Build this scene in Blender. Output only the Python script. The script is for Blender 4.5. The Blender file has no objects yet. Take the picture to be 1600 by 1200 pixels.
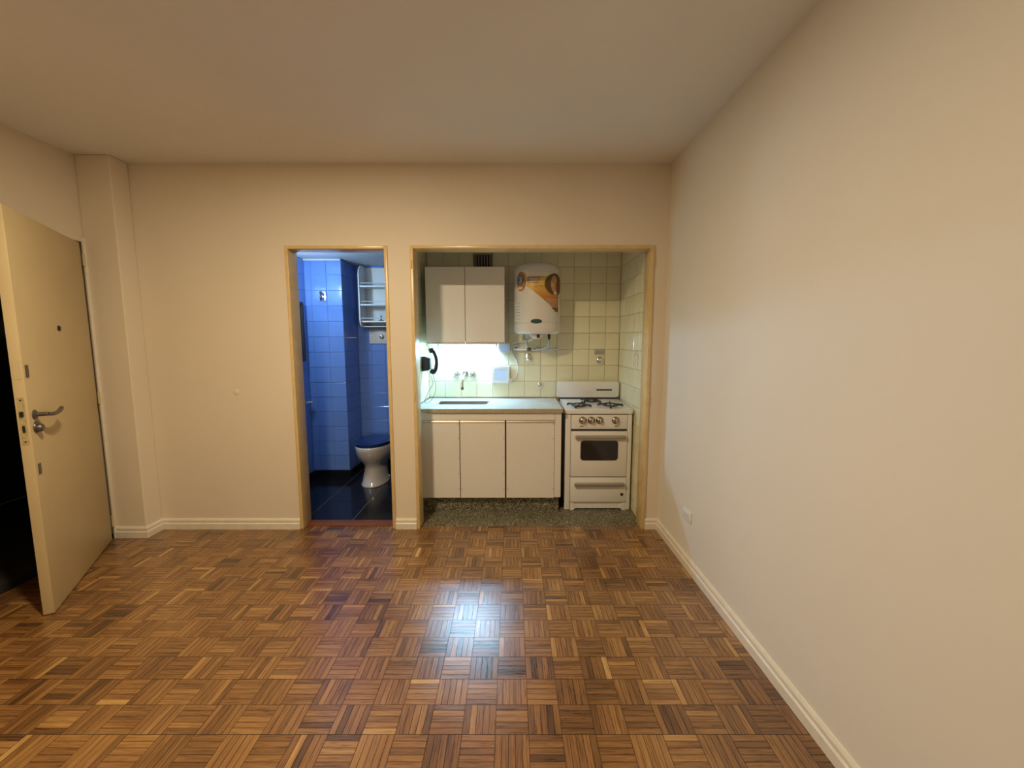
import bpy, bmesh, math, random
from mathutils import Vector, Matrix
random.seed(7)
scene = bpy.context.scene
COL = scene.collection
PI = math.pi

# ------------------------------------------------------------------ camera
CAM_H = 1.41
cam_d = bpy.data.cameras.new('camera')
cam = bpy.data.objects.new('camera', cam_d)
COL.objects.link(cam)
cam.location = (0, 0, CAM_H)
cam.rotation_euler = (math.radians(90 - 6.27), 0, 0)
cam_d.sensor_width = 36
cam_d.lens = 637 / 1600 * 36
cam_d.clip_start = 0.02
scene.camera = cam

# ------------------------------------------------------------------ world + lights + exposure
w = bpy.data.worlds.new('world')
scene.world = w
w.use_nodes = True
w.node_tree.nodes['Background'].inputs[0].default_value = (0.010, 0.009, 0.008, 1)
w.node_tree.nodes['Background'].inputs[1].default_value = 1.0
scene.view_settings.view_transform = 'Standard'
scene.view_settings.look = 'None'
scene.view_settings.exposure = 0.0
scene.view_settings.gamma = 1.0
scene.view_settings.use_curve_mapping = False

# the room's flush ceiling lamp (out of frame, above)
ld = bpy.data.lights.new('ceiling_lamp_light', 'AREA')
ld.shape = 'DISK'; ld.size = 0.15
ld.energy = 53
ld.color = (1.0, 0.80, 0.53)
lo = bpy.data.objects.new('ceiling_lamp_light', ld)
lo.location = (-1.0, 1.2, 2.585)
COL.objects.link(lo)
# cool bulb over the bathroom basin, behind the left jamb
ld2 = bpy.data.lights.new('bathroom_bulb_light', 'POINT')
ld2.energy = 17
ld2.shadow_soft_size = 0.05
ld2.color = (0.55, 0.80, 1.0)
lo2 = bpy.data.objects.new('bathroom_bulb_light', ld2)
lo2.location = (-1.86, 3.36, 1.93)
COL.objects.link(lo2)

# ------------------------------------------------------------------ materials
def N(nt, typ, **kw):
    n = nt.nodes.new(typ)
    for k, v in kw.items():
        setattr(n, k, v)
    return n

def mat(name, col, rough=0.5, metal=0.0, spec=0.5, noise=None, bump=None, coat=0.0, emit=None, trans=0.0):
    """procedural material; noise=(scale, amount) varies the paint, bump=(scale, strength) the relief"""
    m = bpy.data.materials.new(name)
    m.use_nodes = True
    nt = m.node_tree
    b = nt.nodes['Principled BSDF']
    b.inputs['Base Color'].default_value = (*col, 1)
    b.inputs['Roughness'].default_value = rough
    b.inputs['Metallic'].default_value = metal
    b.inputs['Specular IOR Level'].default_value = spec
    b.inputs['Coat Weight'].default_value = coat
    b.inputs['Coat Roughness'].default_value = 0.1
    b.inputs['Transmission Weight'].default_value = trans
    tc = N(nt, 'ShaderNodeTexCoord')
    sc_, am = noise if noise else (6.0, 0.04)
    nz = N(nt, 'ShaderNodeTexNoise')
    nz.inputs['Scale'].default_value = sc_
    nz.inputs['Detail'].default_value = 4
    nt.links.new(tc.outputs['Object'], nz.inputs['Vector'])
    mr = N(nt, 'ShaderNodeMapRange')
    mr.inputs['From Min'].default_value = 0.3
    mr.inputs['From Max'].default_value = 0.7
    mr.inputs['To Min'].default_value = 1 - am
    mr.inputs['To Max'].default_value = 1 + am
    nt.links.new(nz.outputs['Fac'], mr.inputs['Value'])
    mx = N(nt, 'ShaderNodeMix', data_type='RGBA', blend_type='MULTIPLY')
    mx.inputs['Factor'].default_value = 1
    mx.inputs[6].default_value = (*col, 1)
    nt.links.new(mr.outputs['Result'], mx.inputs[7])
    nt.links.new(mx.outputs[2], b.inputs['Base Color'])
    if bump:
        n2 = N(nt, 'ShaderNodeTexNoise')
        n2.inputs['Scale'].default_value = bump[0]
        n2.inputs['Detail'].default_value = 3
        nt.links.new(tc.outputs['Object'], n2.inputs['Vector'])
        bp = N(nt, 'ShaderNodeBump')
        bp.inputs['Strength'].default_value = bump[1]
        bp.inputs['Distance'].default_value = 0.01
        nt.links.new(n2.outputs['Fac'], bp.inputs['Height'])
        nt.links.new(bp.outputs['Normal'], b.inputs['Normal'])
    if emit:
        b.inputs['Emission Color'].default_value = (*emit[0], 1)
        b.inputs['Emission Strength'].default_value = emit[1]
    return m

M = {}
M['wall_cream'] = mat('wall_cream', (0.78, 0.695, 0.56), 0.6, spec=0.25, noise=(1.3, 0.03), bump=(5, 0.06))
M['wall_white'] = mat('wall_white', (0.79, 0.75, 0.665), 0.6, spec=0.25, noise=(1.1, 0.025), bump=(4, 0.05))
M['ceiling'] = mat('ceiling_paint', (0.84, 0.84, 0.82), 0.8, spec=0.1, noise=(0.9, 0.03), bump=(3, 0.05))
M['trim_cream'] = mat('trim_cream_gloss', (0.72, 0.53, 0.25), 0.28, noise=(14, 0.07), bump=(30, 0.06))
M['door_cream'] = mat('door_cream_enamel', (0.60, 0.48, 0.27), 0.42, noise=(3, 0.05), bump=(10, 0.03))
M['base_cream'] = mat('baseboard_enamel', (0.80, 0.74, 0.62), 0.4, noise=(20, 0.05), bump=(40, 0.05))
M['dark_hall'] = mat('hall_shade_mirror_black', (0.035, 0.033, 0.03), 0.8)  # corridor shade as a near-black colour; also the black of the mirror frame
M['cab_cream'] = mat('cabinet_laminate', (0.83, 0.80, 0.74), 0.4, noise=(2, 0.02))
M['cab_dark'] = mat('cabinet_inside', (0.10, 0.08, 0.06), 0.7)
M['aluminium'] = mat('aluminium_strip', (0.55, 0.48, 0.38), 0.5, metal=1.0, noise=(30, 0.05))
M['chrome'] = mat('chrome', (0.75, 0.75, 0.74), 0.12, metal=1.0, noise=(20, 0.03))
M['steel'] = mat('steel_brushed', (0.55, 0.55, 0.52), 0.32, metal=1.0, noise=(60, 0.06))
M['marble'] = mat('worktop_marble', (0.62, 0.64, 0.60), 0.3, noise=(9, 0.10))
M['marble_edge'] = mat('worktop_edge', (0.42, 0.36, 0.25), 0.4, noise=(40, 0.10))
M['enamel'] = mat('stove_enamel', (0.84, 0.83, 0.80), 0.22, noise=(5, 0.02), coat=0.3)
M['knob_metal'] = mat('stove_knob_metal', (0.40, 0.34, 0.27), 0.22, metal=1.0, noise=(30, 0.1))
M['handle_grey'] = mat('stove_handle_grey', (0.42, 0.39, 0.35), 0.35, metal=0.3, noise=(30, 0.05))
M['black_iron'] = mat('black_iron', (0.012, 0.012, 0.012), 0.45, noise=(40, 0.2))
M['black_plastic'] = mat('black_plastic', (0.012, 0.012, 0.014), 0.35, noise=(20, 0.1))
M['oven_glass'] = mat('oven_glass', (0.018, 0.015, 0.013), 0.08, noise=(8, 0.1))
M['heater_white'] = mat('heater_white', (0.78, 0.77, 0.73), 0.25, noise=(4, 0.02), coat=0.3)
M['white_plastic'] = mat('white_plastic', (0.78, 0.78, 0.76), 0.4, noise=(12, 0.02))
M['blue_plastic'] = mat('pale_blue_plastic', (0.58, 0.70, 0.88), 0.35, noise=(12, 0.03))
M['grey_print'] = mat('grey_print', (0.32, 0.33, 0.30), 0.5)
M['faint_print'] = mat('faint_print', (0.52, 0.53, 0.47), 0.5)
M['dark_red'] = mat('dark_red_switch', (0.09, 0.02, 0.015), 0.3)
M['ceramic'] = mat('white_ceramic', (0.62, 0.60, 0.56), 0.12, noise=(5, 0.02), coat=0.4)
M['blue_lid'] = mat('blue_lid', (0.012, 0.035, 0.15), 0.18, noise=(6, 0.05))
M['bath_black'] = mat('bath_black_tile', (0.010, 0.011, 0.015), 0.14, noise=(7, 0.2), bump=(20, 0.03))
M['bath_grout'] = mat('bath_grey_grout', (0.30, 0.30, 0.31), 0.7)
M['bath_ceiling'] = mat('bath_ceiling_paint', (0.55, 0.58, 0.62), 0.7)
M['bath_right'] = mat('bath_right_bounce_cut', (0.05, 0.07, 0.13), 0.5)  # unseen wall, coloured dark to cut bounced light in the bathroom
M['blue_grout'] = mat('blue_tile_grout', (0.24, 0.36, 0.66), 0.6)
M['yellow_grout'] = mat('yellow_tile_grout', (0.50, 0.43, 0.25), 0.8, noise=(12, 0.2))
M['red_wood'] = mat('red_threshold_wood', (0.20, 0.065, 0.025), 0.35, noise=(20, 0.15))
M['mirror'] = mat('mirror_back', (0.03, 0.035, 0.05), 0.2)
M['vent_grey'] = mat('vent_grey_metal', (0.30, 0.26, 0.22), 0.5)
M['vent_dark'] = mat('vent_dark_inside', (0.012, 0.010, 0.010), 0.8)
M['brass_old'] = mat('worn_brass', (0.55, 0.45, 0.22), 0.45, metal=0.3, noise=(60, 0.25))
M['grey_metal'] = mat('grey_metal', (0.15, 0.13, 0.12), 0.38, metal=0.7, noise=(40, 0.1))
M['tube'] = mat('tube_glow', (0.9, 0.95, 1.0), 0.4, emit=((0.37, 0.66, 1.0), 225))
M['hose'] = mat('braided_hose', (0.42, 0.42, 0.40), 0.3, metal=0.9, noise=(200, 0.3))

def tile_mat(name, col, rough, var, bumpd):
    m = mat(name, col, rough, noise=(4, 0.05), bump=(9, bumpd), coat=0.25)
    nt = m.node_tree
    b = nt.nodes['Principled BSDF']
    src = b.inputs['Base Color'].links[0].from_socket
    oi = N(nt, 'ShaderNodeObjectInfo')
    mr = N(nt, 'ShaderNodeMapRange')
    mr.inputs['To Min'].default_value = 1 - var
    mr.inputs['To Max'].default_value = 1 + var
    nt.links.new(oi.outputs['Random'], mr.inputs['Value'])
    mx = N(nt, 'ShaderNodeMix', data_type='RGBA', blend_type='MULTIPLY')
    mx.inputs['Factor'].default_value = 1
    nt.links.new(src, mx.inputs[6])
    nt.links.new(mr.outputs['Result'], mx.inputs[7])
    nt.links.new(mx.outputs[2], b.inputs['Base Color'])
    return m
M['yellow_tile'] = tile_mat('yellow_glazed_tile', (0.84, 0.79, 0.54), 0.2, 0.035, 0.06)
M['blue_tile'] = tile_mat('blue_glazed_tile', (0.145, 0.27, 0.66), 0.16, 0.04, 0.05)

def granite_mat():
    m = mat('speckled_granite', (0.2, 0.17, 0.11), 0.45)
    nt = m.node_tree
    b = nt.nodes['Principled BSDF']
    tc = N(nt, 'ShaderNodeTexCoord')
    v = N(nt, 'ShaderNodeTexVoronoi')
    v.inputs['Scale'].default_value = 150
    nt.links.new(tc.outputs['Object'], v.inputs['Vector'])
    sep = N(nt, 'ShaderNodeSeparateColor')
    nt.links.new(v.outputs['Color'], sep.inputs['Color'])
    cr = N(nt, 'ShaderNodeValToRGB')
    cr.color_ramp.interpolation = 'CONSTANT'
    e = cr.color_ramp.elements
    e[0].position = 0; e[0].color = (0.05, 0.044, 0.028, 1)
    e[1].position = 0.35; e[1].color = (0.15, 0.135, 0.085, 1)
    for p_, c_ in ((0.62, (0.24, 0.22, 0.145, 1)), (0.88, (0.42, 0.40, 0.29, 1))):
        x = e.new(p_); x.color = c_
    nt.links.new(sep.outputs[0], cr.inputs['Fac'])
    nt.links.new(cr.outputs['Color'], b.inputs['Base Color'])
    return m
M['granite'] = granite_mat()

def parquet_mat():
    m = bpy.data.materials.new('parquet_wood')
    m.use_nodes = True
    nt = m.node_tree
    b = nt.nodes['Principled BSDF']
    at = N(nt, 'ShaderNodeAttribute'); at.attribute_name = 'tone'
    oi = N(nt, 'ShaderNodeObjectInfo')
    uv = N(nt, 'ShaderNodeUVMap'); uv.uv_map = 'grain'
    off = N(nt, 'ShaderNodeVectorMath', operation='ADD')
    sc1 = N(nt, 'ShaderNodeMath', operation='MULTIPLY'); sc1.inputs[1].default_value = 31.0
    nt.links.new(oi.outputs['Random'], sc1.inputs[0])
    nt.links.new(uv.outputs['UV'], off.inputs[0])
    nt.links.new(sc1.outputs[0], off.inputs[1])
    mp = N(nt, 'ShaderNodeMapping')
    mp.inputs['Scale'].default_value = (9, 170, 1)
    nt.links.new(off.outputs[0], mp.inputs['Vector'])
    nz = N(nt, 'ShaderNodeTexNoise')
    nz.inputs['Scale'].default_value = 1.0
    nz.inputs['Detail'].default_value = 5
    nz.inputs['Roughness'].default_value = 0.62
    nz.inputs['Distortion'].default_value = 0.5
    nt.links.new(mp.outputs[0], nz.inputs['Vector'])
    # tone 0..1 plus grain
    g = N(nt, 'ShaderNodeMath', operation='MULTIPLY_ADD')
    g.inputs[1].default_value = 0.95
    nt.links.new(nz.outputs['Fac'], g.inputs[0])
    nt.links.new(at.outputs['Fac'], g.inputs[2])
    sub = N(nt, 'ShaderNodeMath', operation='SUBTRACT'); sub.inputs[1].default_value = 0.43
    nt.links.new(g.outputs[0], sub.inputs[0])
    # broad worn / darker areas of the old floor
    geo = N(nt, 'ShaderNodeNewGeometry')
    wz = N(nt, 'ShaderNodeTexNoise')
    wz.inputs['Scale'].default_value = 2.6
    wz.inputs['Detail'].default_value = 2
    nt.links.new(geo.outputs['Position'], wz.inputs['Vector'])
    wm = N(nt, 'ShaderNodeMapRange')
    wm.inputs['From Min'].default_value = 0.3
    wm.inputs['From Max'].default_value = 0.7
    wm.inputs['To Min'].default_value = -0.09
    wm.inputs['To Max'].default_value = 0.09
    nt.links.new(wz.outputs['Fac'], wm.inputs['Value'])
    ad_ = N(nt, 'ShaderNodeMath', operation='ADD')
    nt.links.new(sub.outputs[0], ad_.inputs[0])
    nt.links.new(wm.outputs['Result'], ad_.inputs[1])
    sub = ad_
    cr = N(nt, 'ShaderNodeValToRGB')
    e = cr.color_ramp.elements
    e[0].position = 0.0; e[0].color = (0.045, 0.024, 0.011, 1)
    e[1].position = 1.0; e[1].color = (0.58, 0.36, 0.13, 1)
    for p_, c_ in ((0.25, (0.135, 0.060, 0.019, 1)), (0.5, (0.26, 0.122, 0.037, 1)), (0.75, (0.40, 0.212, 0.066, 1))):
        x = e.new(p_); x.color = c_
    nt.links.new(sub.outputs[0], cr.inputs['Fac'])
    nt.links.new(cr.outputs['Color'], b.inputs['Base Color'])
    b.inputs['Coat Weight'].default_value = 0.8
    b.inputs['Coat Roughness'].default_value = 0.25
    b.inputs['Coat IOR'].default_value = 1.5
    b.inputs['Specular IOR Level'].default_value = 0.5
    rr = N(nt, 'ShaderNodeMapRange')
    rr.inputs['To Min'].default_value = 0.20
    rr.inputs['To Max'].default_value = 0.38
    nt.links.new(nz.outputs['Fac'], rr.inputs['Value'])
    nt.links.new(rr.outputs['Result'], b.inputs['Roughness'])
    bp = N(nt, 'ShaderNodeBump')
    bp.inputs['Strength'].default_value = 0.12
    bp.inputs['Distance'].default_value = 0.002
    nt.links.new(nz.outputs['Fac'], bp.inputs['Height'])
    nt.links.new(bp.outputs['Normal'], b.inputs['Normal'])
    nt.links.new(bp.outputs['Normal'], b.inputs['Coat Normal'])
    return m
M['parquet'] = parquet_mat()
M['subfloor'] = mat('dark_joint_filler', (0.035, 0.018, 0.008), 0.7)

def gradient_mat(name, stops, z0, z1):
    """printed gradient along world height (flat print on the sticker)"""
    m = mat(name, (0.8, 0.5, 0.1), 0.35)
    nt = m.node_tree
    b = nt.nodes['Principled BSDF']
    g = N(nt, 'ShaderNodeNewGeometry')
    s = N(nt, 'ShaderNodeSeparateXYZ')
    nt.links.new(g.outputs['Position'], s.inputs[0])
    mr = N(nt, 'ShaderNodeMapRange')
    mr.inputs['From Min'].default_value = z0
    mr.inputs['From Max'].default_value = z1
    nt.links.new(s.outputs['Z'], mr.inputs['Value'])
    cr = N(nt, 'ShaderNodeValToRGB')
    e = cr.color_ramp.elements
    e[0].position, e[0].color = stops[0][0], (*stops[0][1], 1)
    e[1].position, e[1].color = stops[-1][0], (*stops[-1][1], 1)
    for p_, c_ in stops[1:-1]:
        x = e.new(p_); x.color = (*c_, 1)
    nt.links.new(mr.outputs['Result'], cr.inputs['Fac'])
    nt.links.new(cr.outputs['Color'], b.inputs['Base Color'])
    return m

# ------------------------------------------------------------------ mesh helpers (all in world metres)
WL = {}
def link(o, parent, wl):
    COL.objects.link(o)
    WL[o] = Vector(wl)
    if parent is not None:
        o.parent = parent
        o.location = Vector(wl) - WL[parent]
    else:
        o.location = wl
    return o

def obj(name, bm, m, parent=None, smooth=False, origin=None):
    """one mesh object from world-space geometry"""
    if isinstance(m, str): m = M[m]
    bmesh.ops.recalc_face_normals(bm, faces=bm.faces)
    xs = [v.co for v in bm.verts]
    lo_ = Vector((min(v.x for v in xs), min(v.y for v in xs), min(v.z for v in xs)))
    hi_ = Vector((max(v.x for v in xs), max(v.y for v in xs), max(v.z for v in xs)))
    wl = Vector(origin) if origin else Vector(((lo_.x+hi_.x)/2, (lo_.y+hi_.y)/2, lo_.z if parent is None else (lo_.z+hi_.z)/2))
    bmesh.ops.translate(bm, verts=bm.verts, vec=-wl)
    me = bpy.data.meshes.new(name)
    bm.to_mesh(me); bm.free()
    me.materials.append(m)
    if smooth:
        for p_ in me.polygons: p_.use_smooth = True
        if smooth != 'all':
            me.set_sharp_from_angle(angle=math.radians(40))
    return link(bpy.data.objects.new(name, me), parent, wl)

def tag(o, label, cat, group=None, kind=None):
    o['label'] = label
    o['category'] = cat
    if group: o['group'] = group
    if kind: o['kind'] = kind
    return o

def struct(o, label, cat):
    return tag(o, label, cat, kind='structure')

def thing(name, loc, label, cat, group=None):
    o = bpy.data.objects.new(name, None)
    o.empty_display_size = 0.05
    link(o, None, loc)
    return tag(o, label, cat, group)

def box(bm, x0, x1, y0, y1, z0, z1, bev=0.0, seg=1):
    vs = [bm.verts.new((x, y, z)) for z in (z0, z1) for y in (y0, y1) for x in (x0, x1)]
    fs = [(0,2,3,1), (4,5,7,6), (0,1,5,4), (2,6,7,3), (0,4,6,2), (1,3,7,5)]
    faces = [bm.faces.new([vs[i] for i in f]) for f in fs]
    if bev > 0:
        es = set(e for f in faces for e in f.edges)
        bmesh.ops.bevel(bm, geom=list(es), offset=bev, segments=seg, affect='EDGES', profile=0.5)
    return bm

def B(*a, **k):
    return box(bmesh.new(), *a, **k)

def prism(bm, pts, axis, a0, a1, bev=0.0):
    """extrude a 2-D outline; axis 'x': pts are (y,z); 'y': (x,z); 'z': (x,y)"""
    def P(p, a):
        return {'x': (a, p[0], p[1]), 'y': (p[0], a, p[1]), 'z': (p[0], p[1], a)}[axis]
    v0 = [bm.verts.new(P(p, a0)) for p in pts]
    v1 = [bm.verts.new(P(p, a1)) for p in pts]
    n = len(pts)
    f0 = bm.faces.new(v0); f1 = bm.faces.new(v1[::-1])
    for i in range(n):
        bm.faces.new((v0[i], v1[i], v1[(i+1) % n], v0[(i+1) % n]))
    if bev > 0:
        bmesh.ops.bevel(bm, geom=list(f0.edges) + list(f1.edges), offset=bev, segments=2, affect='EDGES', profile=0.5)
    return bm

def rrect(x0, x1, y0, y1, r, n=5):
    pts = []
    for cx, cy, a in ((x1-r, y1-r, 0), (x0+r, y1-r, 90), (x0+r, y0+r, 180), (x1-r, y0+r, 270)):
        for i in range(n+1):
            t = math.radians(a + 90*i/n)
            pts.append((cx + r*math.cos(t), cy + r*math.sin(t)))
    return pts

def ring(c, u, v, r, n):
    return [c + u*(r*math.cos(2*PI*i/n)) + v*(r*math.sin(2*PI*i/n)) for i in range(n)]

def loft(bm, rings, cap=True):
    vr = [[bm.verts.new(p) for p in r] for r in rings]
    n = len(vr[0])
    for a, b in zip(vr, vr[1:]):
        for i in range(n):
            bm.faces.new((a[i], a[(i+1) % n], b[(i+1) % n], b[i]))
    if cap:
        bm.faces.new(vr[0][::-1]); bm.faces.new(vr[-1])
    return bm

def tube(bm, pts, r, n=10):
    """sweep a circle along a polyline; r is a radius or a list of radii"""
    pts = [Vector(p) for p in pts]
    rs = r if isinstance(r, (list, tuple)) else [r]*len(pts)
    t0 = (pts[1]-pts[0]).normalized()
    u = t0.orthogonal().normalized()
    rings = []
    for i, p in enumerate(pts):
        t = (pts[min(i+1, len(pts)-1)] - pts[max(i-1, 0)]).normalized()
        u = (u - t*u.dot(t)).normalized()
        v = t.cross(u)
        rings.append(ring(p, u, v, rs[i], n))
    return loft(bm, rings)

def smooth_path(pts, k=6):
    pts = [Vector(p) for p in pts]
    out = []
    for i in range(len(pts)-1):
        p0 = pts[max(i-1, 0)]; p1 = pts[i]; p2 = pts[i+1]; p3 = pts[min(i+2, len(pts)-1)]
        for j in range(k):
            t = j/k
            out.append(0.5*((2*p1) + (p2-p0)*t + (2*p0-5*p1+4*p2-p3)*t*t + (3*p1-p0-3*p2+p3)*t**3))
    out.append(pts[-1])
    return out

def lathe(bm, prof, c, axis, n=20):
    """prof: list of (distance along axis, radius)"""
    c = Vector(c); a = Vector(axis).normalized()
    u = a.orthogonal().normalized(); v = a.cross(u)
    return loft(bm, [ring(c + a*d, u, v, max(r, 1e-4), n) for d, r in prof])

def sweep_profile(bm, path, prof, side):
    """mitred skirting: path of (x,y) points, prof of (out, z); side=+1 puts 'out' on the left of the path"""
    P = [Vector((p[0], p[1])) for p in path]
    rows = []
    for i, p in enumerate(P):
        def nrm(a, b):
            d = (b-a).normalized()
            return Vector((-d.y, d.x))*side
        if i == 0: n = nrm(P[0], P[1]); k = 1
        elif i == len(P)-1: n = nrm(P[-2], P[-1]); k = 1
        else:
            n1, n2 = nrm(P[i-1], p), nrm(p, P[i+1])
            n = (n1+n2).normalized(); k = 1/max(n.dot(n1), 0.2)
        rows.append([bm.verts.new((p.x+n.x*k*o, p.y+n.y*k*o, z)) for o, z in prof])
    m_ = len(prof)
    for a, b in zip(rows, rows[1:]):
        for i in range(m_):
            bm.faces.new((a[i], a[(i+1) % m_], b[(i+1) % m_], b[i]))
    bm.faces.new(rows[0]); bm.faces.new(rows[-1][::-1])
    return bm

def inst(src_mesh, name, loc, parent, rot=None):
    o = bpy.data.objects.new(name, src_mesh)
    link(o, parent, loc)
    if rot: o.rotation_euler = rot
    return o

# ------------------------------------------------------------------ the setting
RX, LX, BY, FY, CZ = 1.088, -2.84, 2.92, -1.15, 2.60       # right wall, left wall, back wall, wall behind the camera, ceiling
WT = 0.11
KX0, KX1, KY, KZ = -0.772, 0.99, 3.78, 2.32                # kitchen niche
BX0, BX1, BYF, BYD, BZ = -2.01, -0.90, 4.03, 4.40, 2.18    # bathroom
BPX = -1.65                                                # right end of the projecting bathroom wall

floor = struct(obj('floor', B(LX, RX, FY, 2.955, -0.10, -0.006), 'subfloor'),
               'basket-weave wooden parquet floor of the empty room', 'floor')
struct(obj('ceiling', B(LX-0.12, RX+0.10, FY-0.1, BY+0.005, CZ, CZ+0.1), 'ceiling'),
       'plain painted ceiling of the main room', 'ceiling')
struct(obj('wall_right', B(RX, RX+0.10, FY, BY+WT, 0, CZ), 'wall_white'),
       'long bare off-white wall on the right side', 'wall')
struct(obj('wall_front', B(LX, RX, FY-0.1, FY, 0, CZ), 'wall_cream'),
       'bare cream wall behind the viewer', 'wall')

bm = bmesh.new()
box(bm, LX-0.12, -1.578, BY, BY+WT, 0, 2.052)
box(bm, -0.868, -0.708, BY, BY+WT, 0, 2.052)
box(bm, 0.986, RX, BY, BY+WT, 0, 2.052)
box(bm, LX-0.12, RX, BY, BY+WT, 2.052, CZ)
wall_back = struct(obj('wall_back', bm, 'wall_cream'), 'cream back wall with the bathroom and kitchen openings', 'wall')
bm = lathe(bmesh.new(), [(0, 0.021), (0.002, 0.021), (0.004, 0.017), (0.004, 0.004)], (-1.99, BY, 1.03), (0, -1, 0), 18)
obj('painted_cover', bm, 'wall_cream', wall_back, smooth=True)

bm = bmesh.new()
box(bm, LX-0.12, LX, FY, 1.84, 0, CZ)
box(bm, LX-0.12, LX, 1.84, 2.84, 2.06, CZ)
box(bm, LX-0.12, LX, 2.84, BY, 0, CZ)
struct(obj('wall_left', bm, 'wall_cream'), 'cream left wall around the entrance doorway', 'wall')
struct(obj('wall_corner', B(LX, -2.615, 2.787, BY, 0, CZ, bev=0.006, seg=2), 'wall_cream'),
       'shallow cream pillar in the corner beside the entrance door', 'pillar')

# corridor past the entrance door, its unlit darkness put into the colour
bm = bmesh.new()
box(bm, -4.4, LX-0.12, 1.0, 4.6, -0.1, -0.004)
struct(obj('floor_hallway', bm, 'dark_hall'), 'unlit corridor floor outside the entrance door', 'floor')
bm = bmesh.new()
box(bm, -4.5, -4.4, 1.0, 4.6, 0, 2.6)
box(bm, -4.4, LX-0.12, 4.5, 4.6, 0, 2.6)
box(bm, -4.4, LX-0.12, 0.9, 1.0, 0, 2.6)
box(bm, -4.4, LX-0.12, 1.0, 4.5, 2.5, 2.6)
struct(obj('wall_hallway', bm, 'dark_hall'), 'unlit corridor walls coloured near-black outside the entrance door', 'wall')

# frames (trim_n)
def frame(name, x0, x1, ztop, fw, y0, y1, label):
    bm = bmesh.new()
    box(bm, x0, x0+fw, y0, y1, 0, ztop, bev=0.004, seg=2)
    box(bm, x1-fw, x1, y0, y1, 0, ztop, bev=0.004, seg=2)
    box(bm, x0+fw-0.002, x1-fw+0.002, y0+0.0005, y1, ztop-fw, ztop-0.0005, bev=0.004, seg=2)
    return struct(obj(name, bm, 'trim_cream', smooth=True), label, 'door frame')
frame('trim_1', -1.580, -0.866, 2.056, 0.024, 2.908, 3.035, 'glossy yellow-cream frame of the bathroom doorway')
t2 = frame('trim_2', -0.710, 0.988, 2.058, 0.024, 2.906, 3.04, 'glossy yellow-cream frame of the kitchen niche opening')
bm = bmesh.new()   # entrance frame
box(bm, -2.836, -2.822, 2.765, 2.787, 0, 2.075, bev=0.003, seg=2)

box(bm, LX-0.13, -2.822, 1.82, 1.845, 0, 2.075, bev=0.004, seg=2)
box(bm, LX-0.13, -2.822, 1.845, 2.765, 2.045, 2.075, bev=0.004, seg=2)
struct(obj('trim_3', bm, 'base_cream', smooth=True), 'cream frame of the entrance doorway next to the pillar', 'door frame')
struct(obj('trim_4', B(-1.556, -0.890, 2.956, 3.045, -0.03, 0.012, bev=0.004, seg=2), 'red_wood', smooth=True),
       'reddish-brown wooden threshold of the bathroom doorway', 'threshold')
# hinge remains on the kitchen frame
for x, z, s in ((-0.700, 1.93, 1), (0.981, 1.95, -1), (0.981, 0.98, -1), (-0.700, 1.0, 1)):
    obj('hinge_stub', B(x-0.005, x+0.005, 2.898, 2.907, z-0.03, z+0.03, bev=0.003, seg=2), 'trim_cream', t2, smooth=True)

# skirting boards
SK = [(0, 0), (0.018, 0), (0.018, 0.043), (0.011, 0.050), (0.013, 0.056), (0.013, 0.068), (0.007, 0.078), (0, 0.080)]
def skirt(name, path, side, label):
    return struct(obj(name, sweep_profile(bmesh.new(), path, SK, side), 'base_cream'), label, 'baseboard')
skirt('baseboard_back', [(-2.822, 2.787), (-2.615, 2.787), (-2.615, BY), (-1.580, BY)], -1, 'moulded cream baseboard round the pillar to the bathroom door')
skirt('baseboard_middle', [(-0.866, BY), (-0.710, BY)], -1, 'short cream baseboard between bathroom and kitchen frames')
skirt('baseboard_right', [(0.988, BY), (RX, BY), (RX, FY)], -1, 'long moulded cream baseboard along the right wall')
skirt('baseboard_left', [(LX, FY), (LX, 1.82)], -1, 'cream baseboard of the left wall before the entrance door')

# ------------------------------------------------------------------ parquet
TS, SW = 0.12, 0.024
X0P, Y0P = 0.06, 1.437
def strip_geo(verts, faces, tones, uvs, cx, cy, along_y, x0, x1, y0, y1, tone, rnd):
    """one strip (rectangle x0..x1,y0..y1 in world) with chamfered top"""
    if x1-x0 < 0.003 or y1-y0 < 0.003: return
    b = len(verts); g = 0.0003; c = 0.0006
    h = -rnd.random()*0.0005
    tl = [rnd.uniform(-0.00012, 0.00012) for _ in range(4)]
    P = [(x0+g, y0+g), (x1-g, y0+g), (x1-g, y1-g), (x0+g, y1-g)]
    Q = [(x0+g+c, y0+g+c), (x1-g-c, y0+g+c), (x1-g-c, y1-g-c), (x0+g+c, y1-g-c)]
    for (x, y) in P: verts.append((x-cx, y-cy, -0.006))
    for (x, y) in P: verts.append((x-cx, y-cy, h-0.0008))
    for i, (x, y) in enumerate(Q): verts.append((x-cx, y-cy, h+tl[i]))
    F = [(b+8, b+9, b+10, b+11)]
    for i in range(4):
        j = (i+1) % 4
        F.append((b+4+i, b+4+j, b+8+j, b+8+i))
        F.append((b+i, b+j, b+4+j, b+4+i))
    ou, ov = rnd.uniform(0, 40), rnd.uniform(0, 40)
    for f in F:
        faces.append(f); tones.append(tone)
        for vi in f:
            vx, vy, vz = verts[vi]
            uvs.append((vy+ou, vx+ov) if along_y else (vx+ou, vy+ov))

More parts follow.
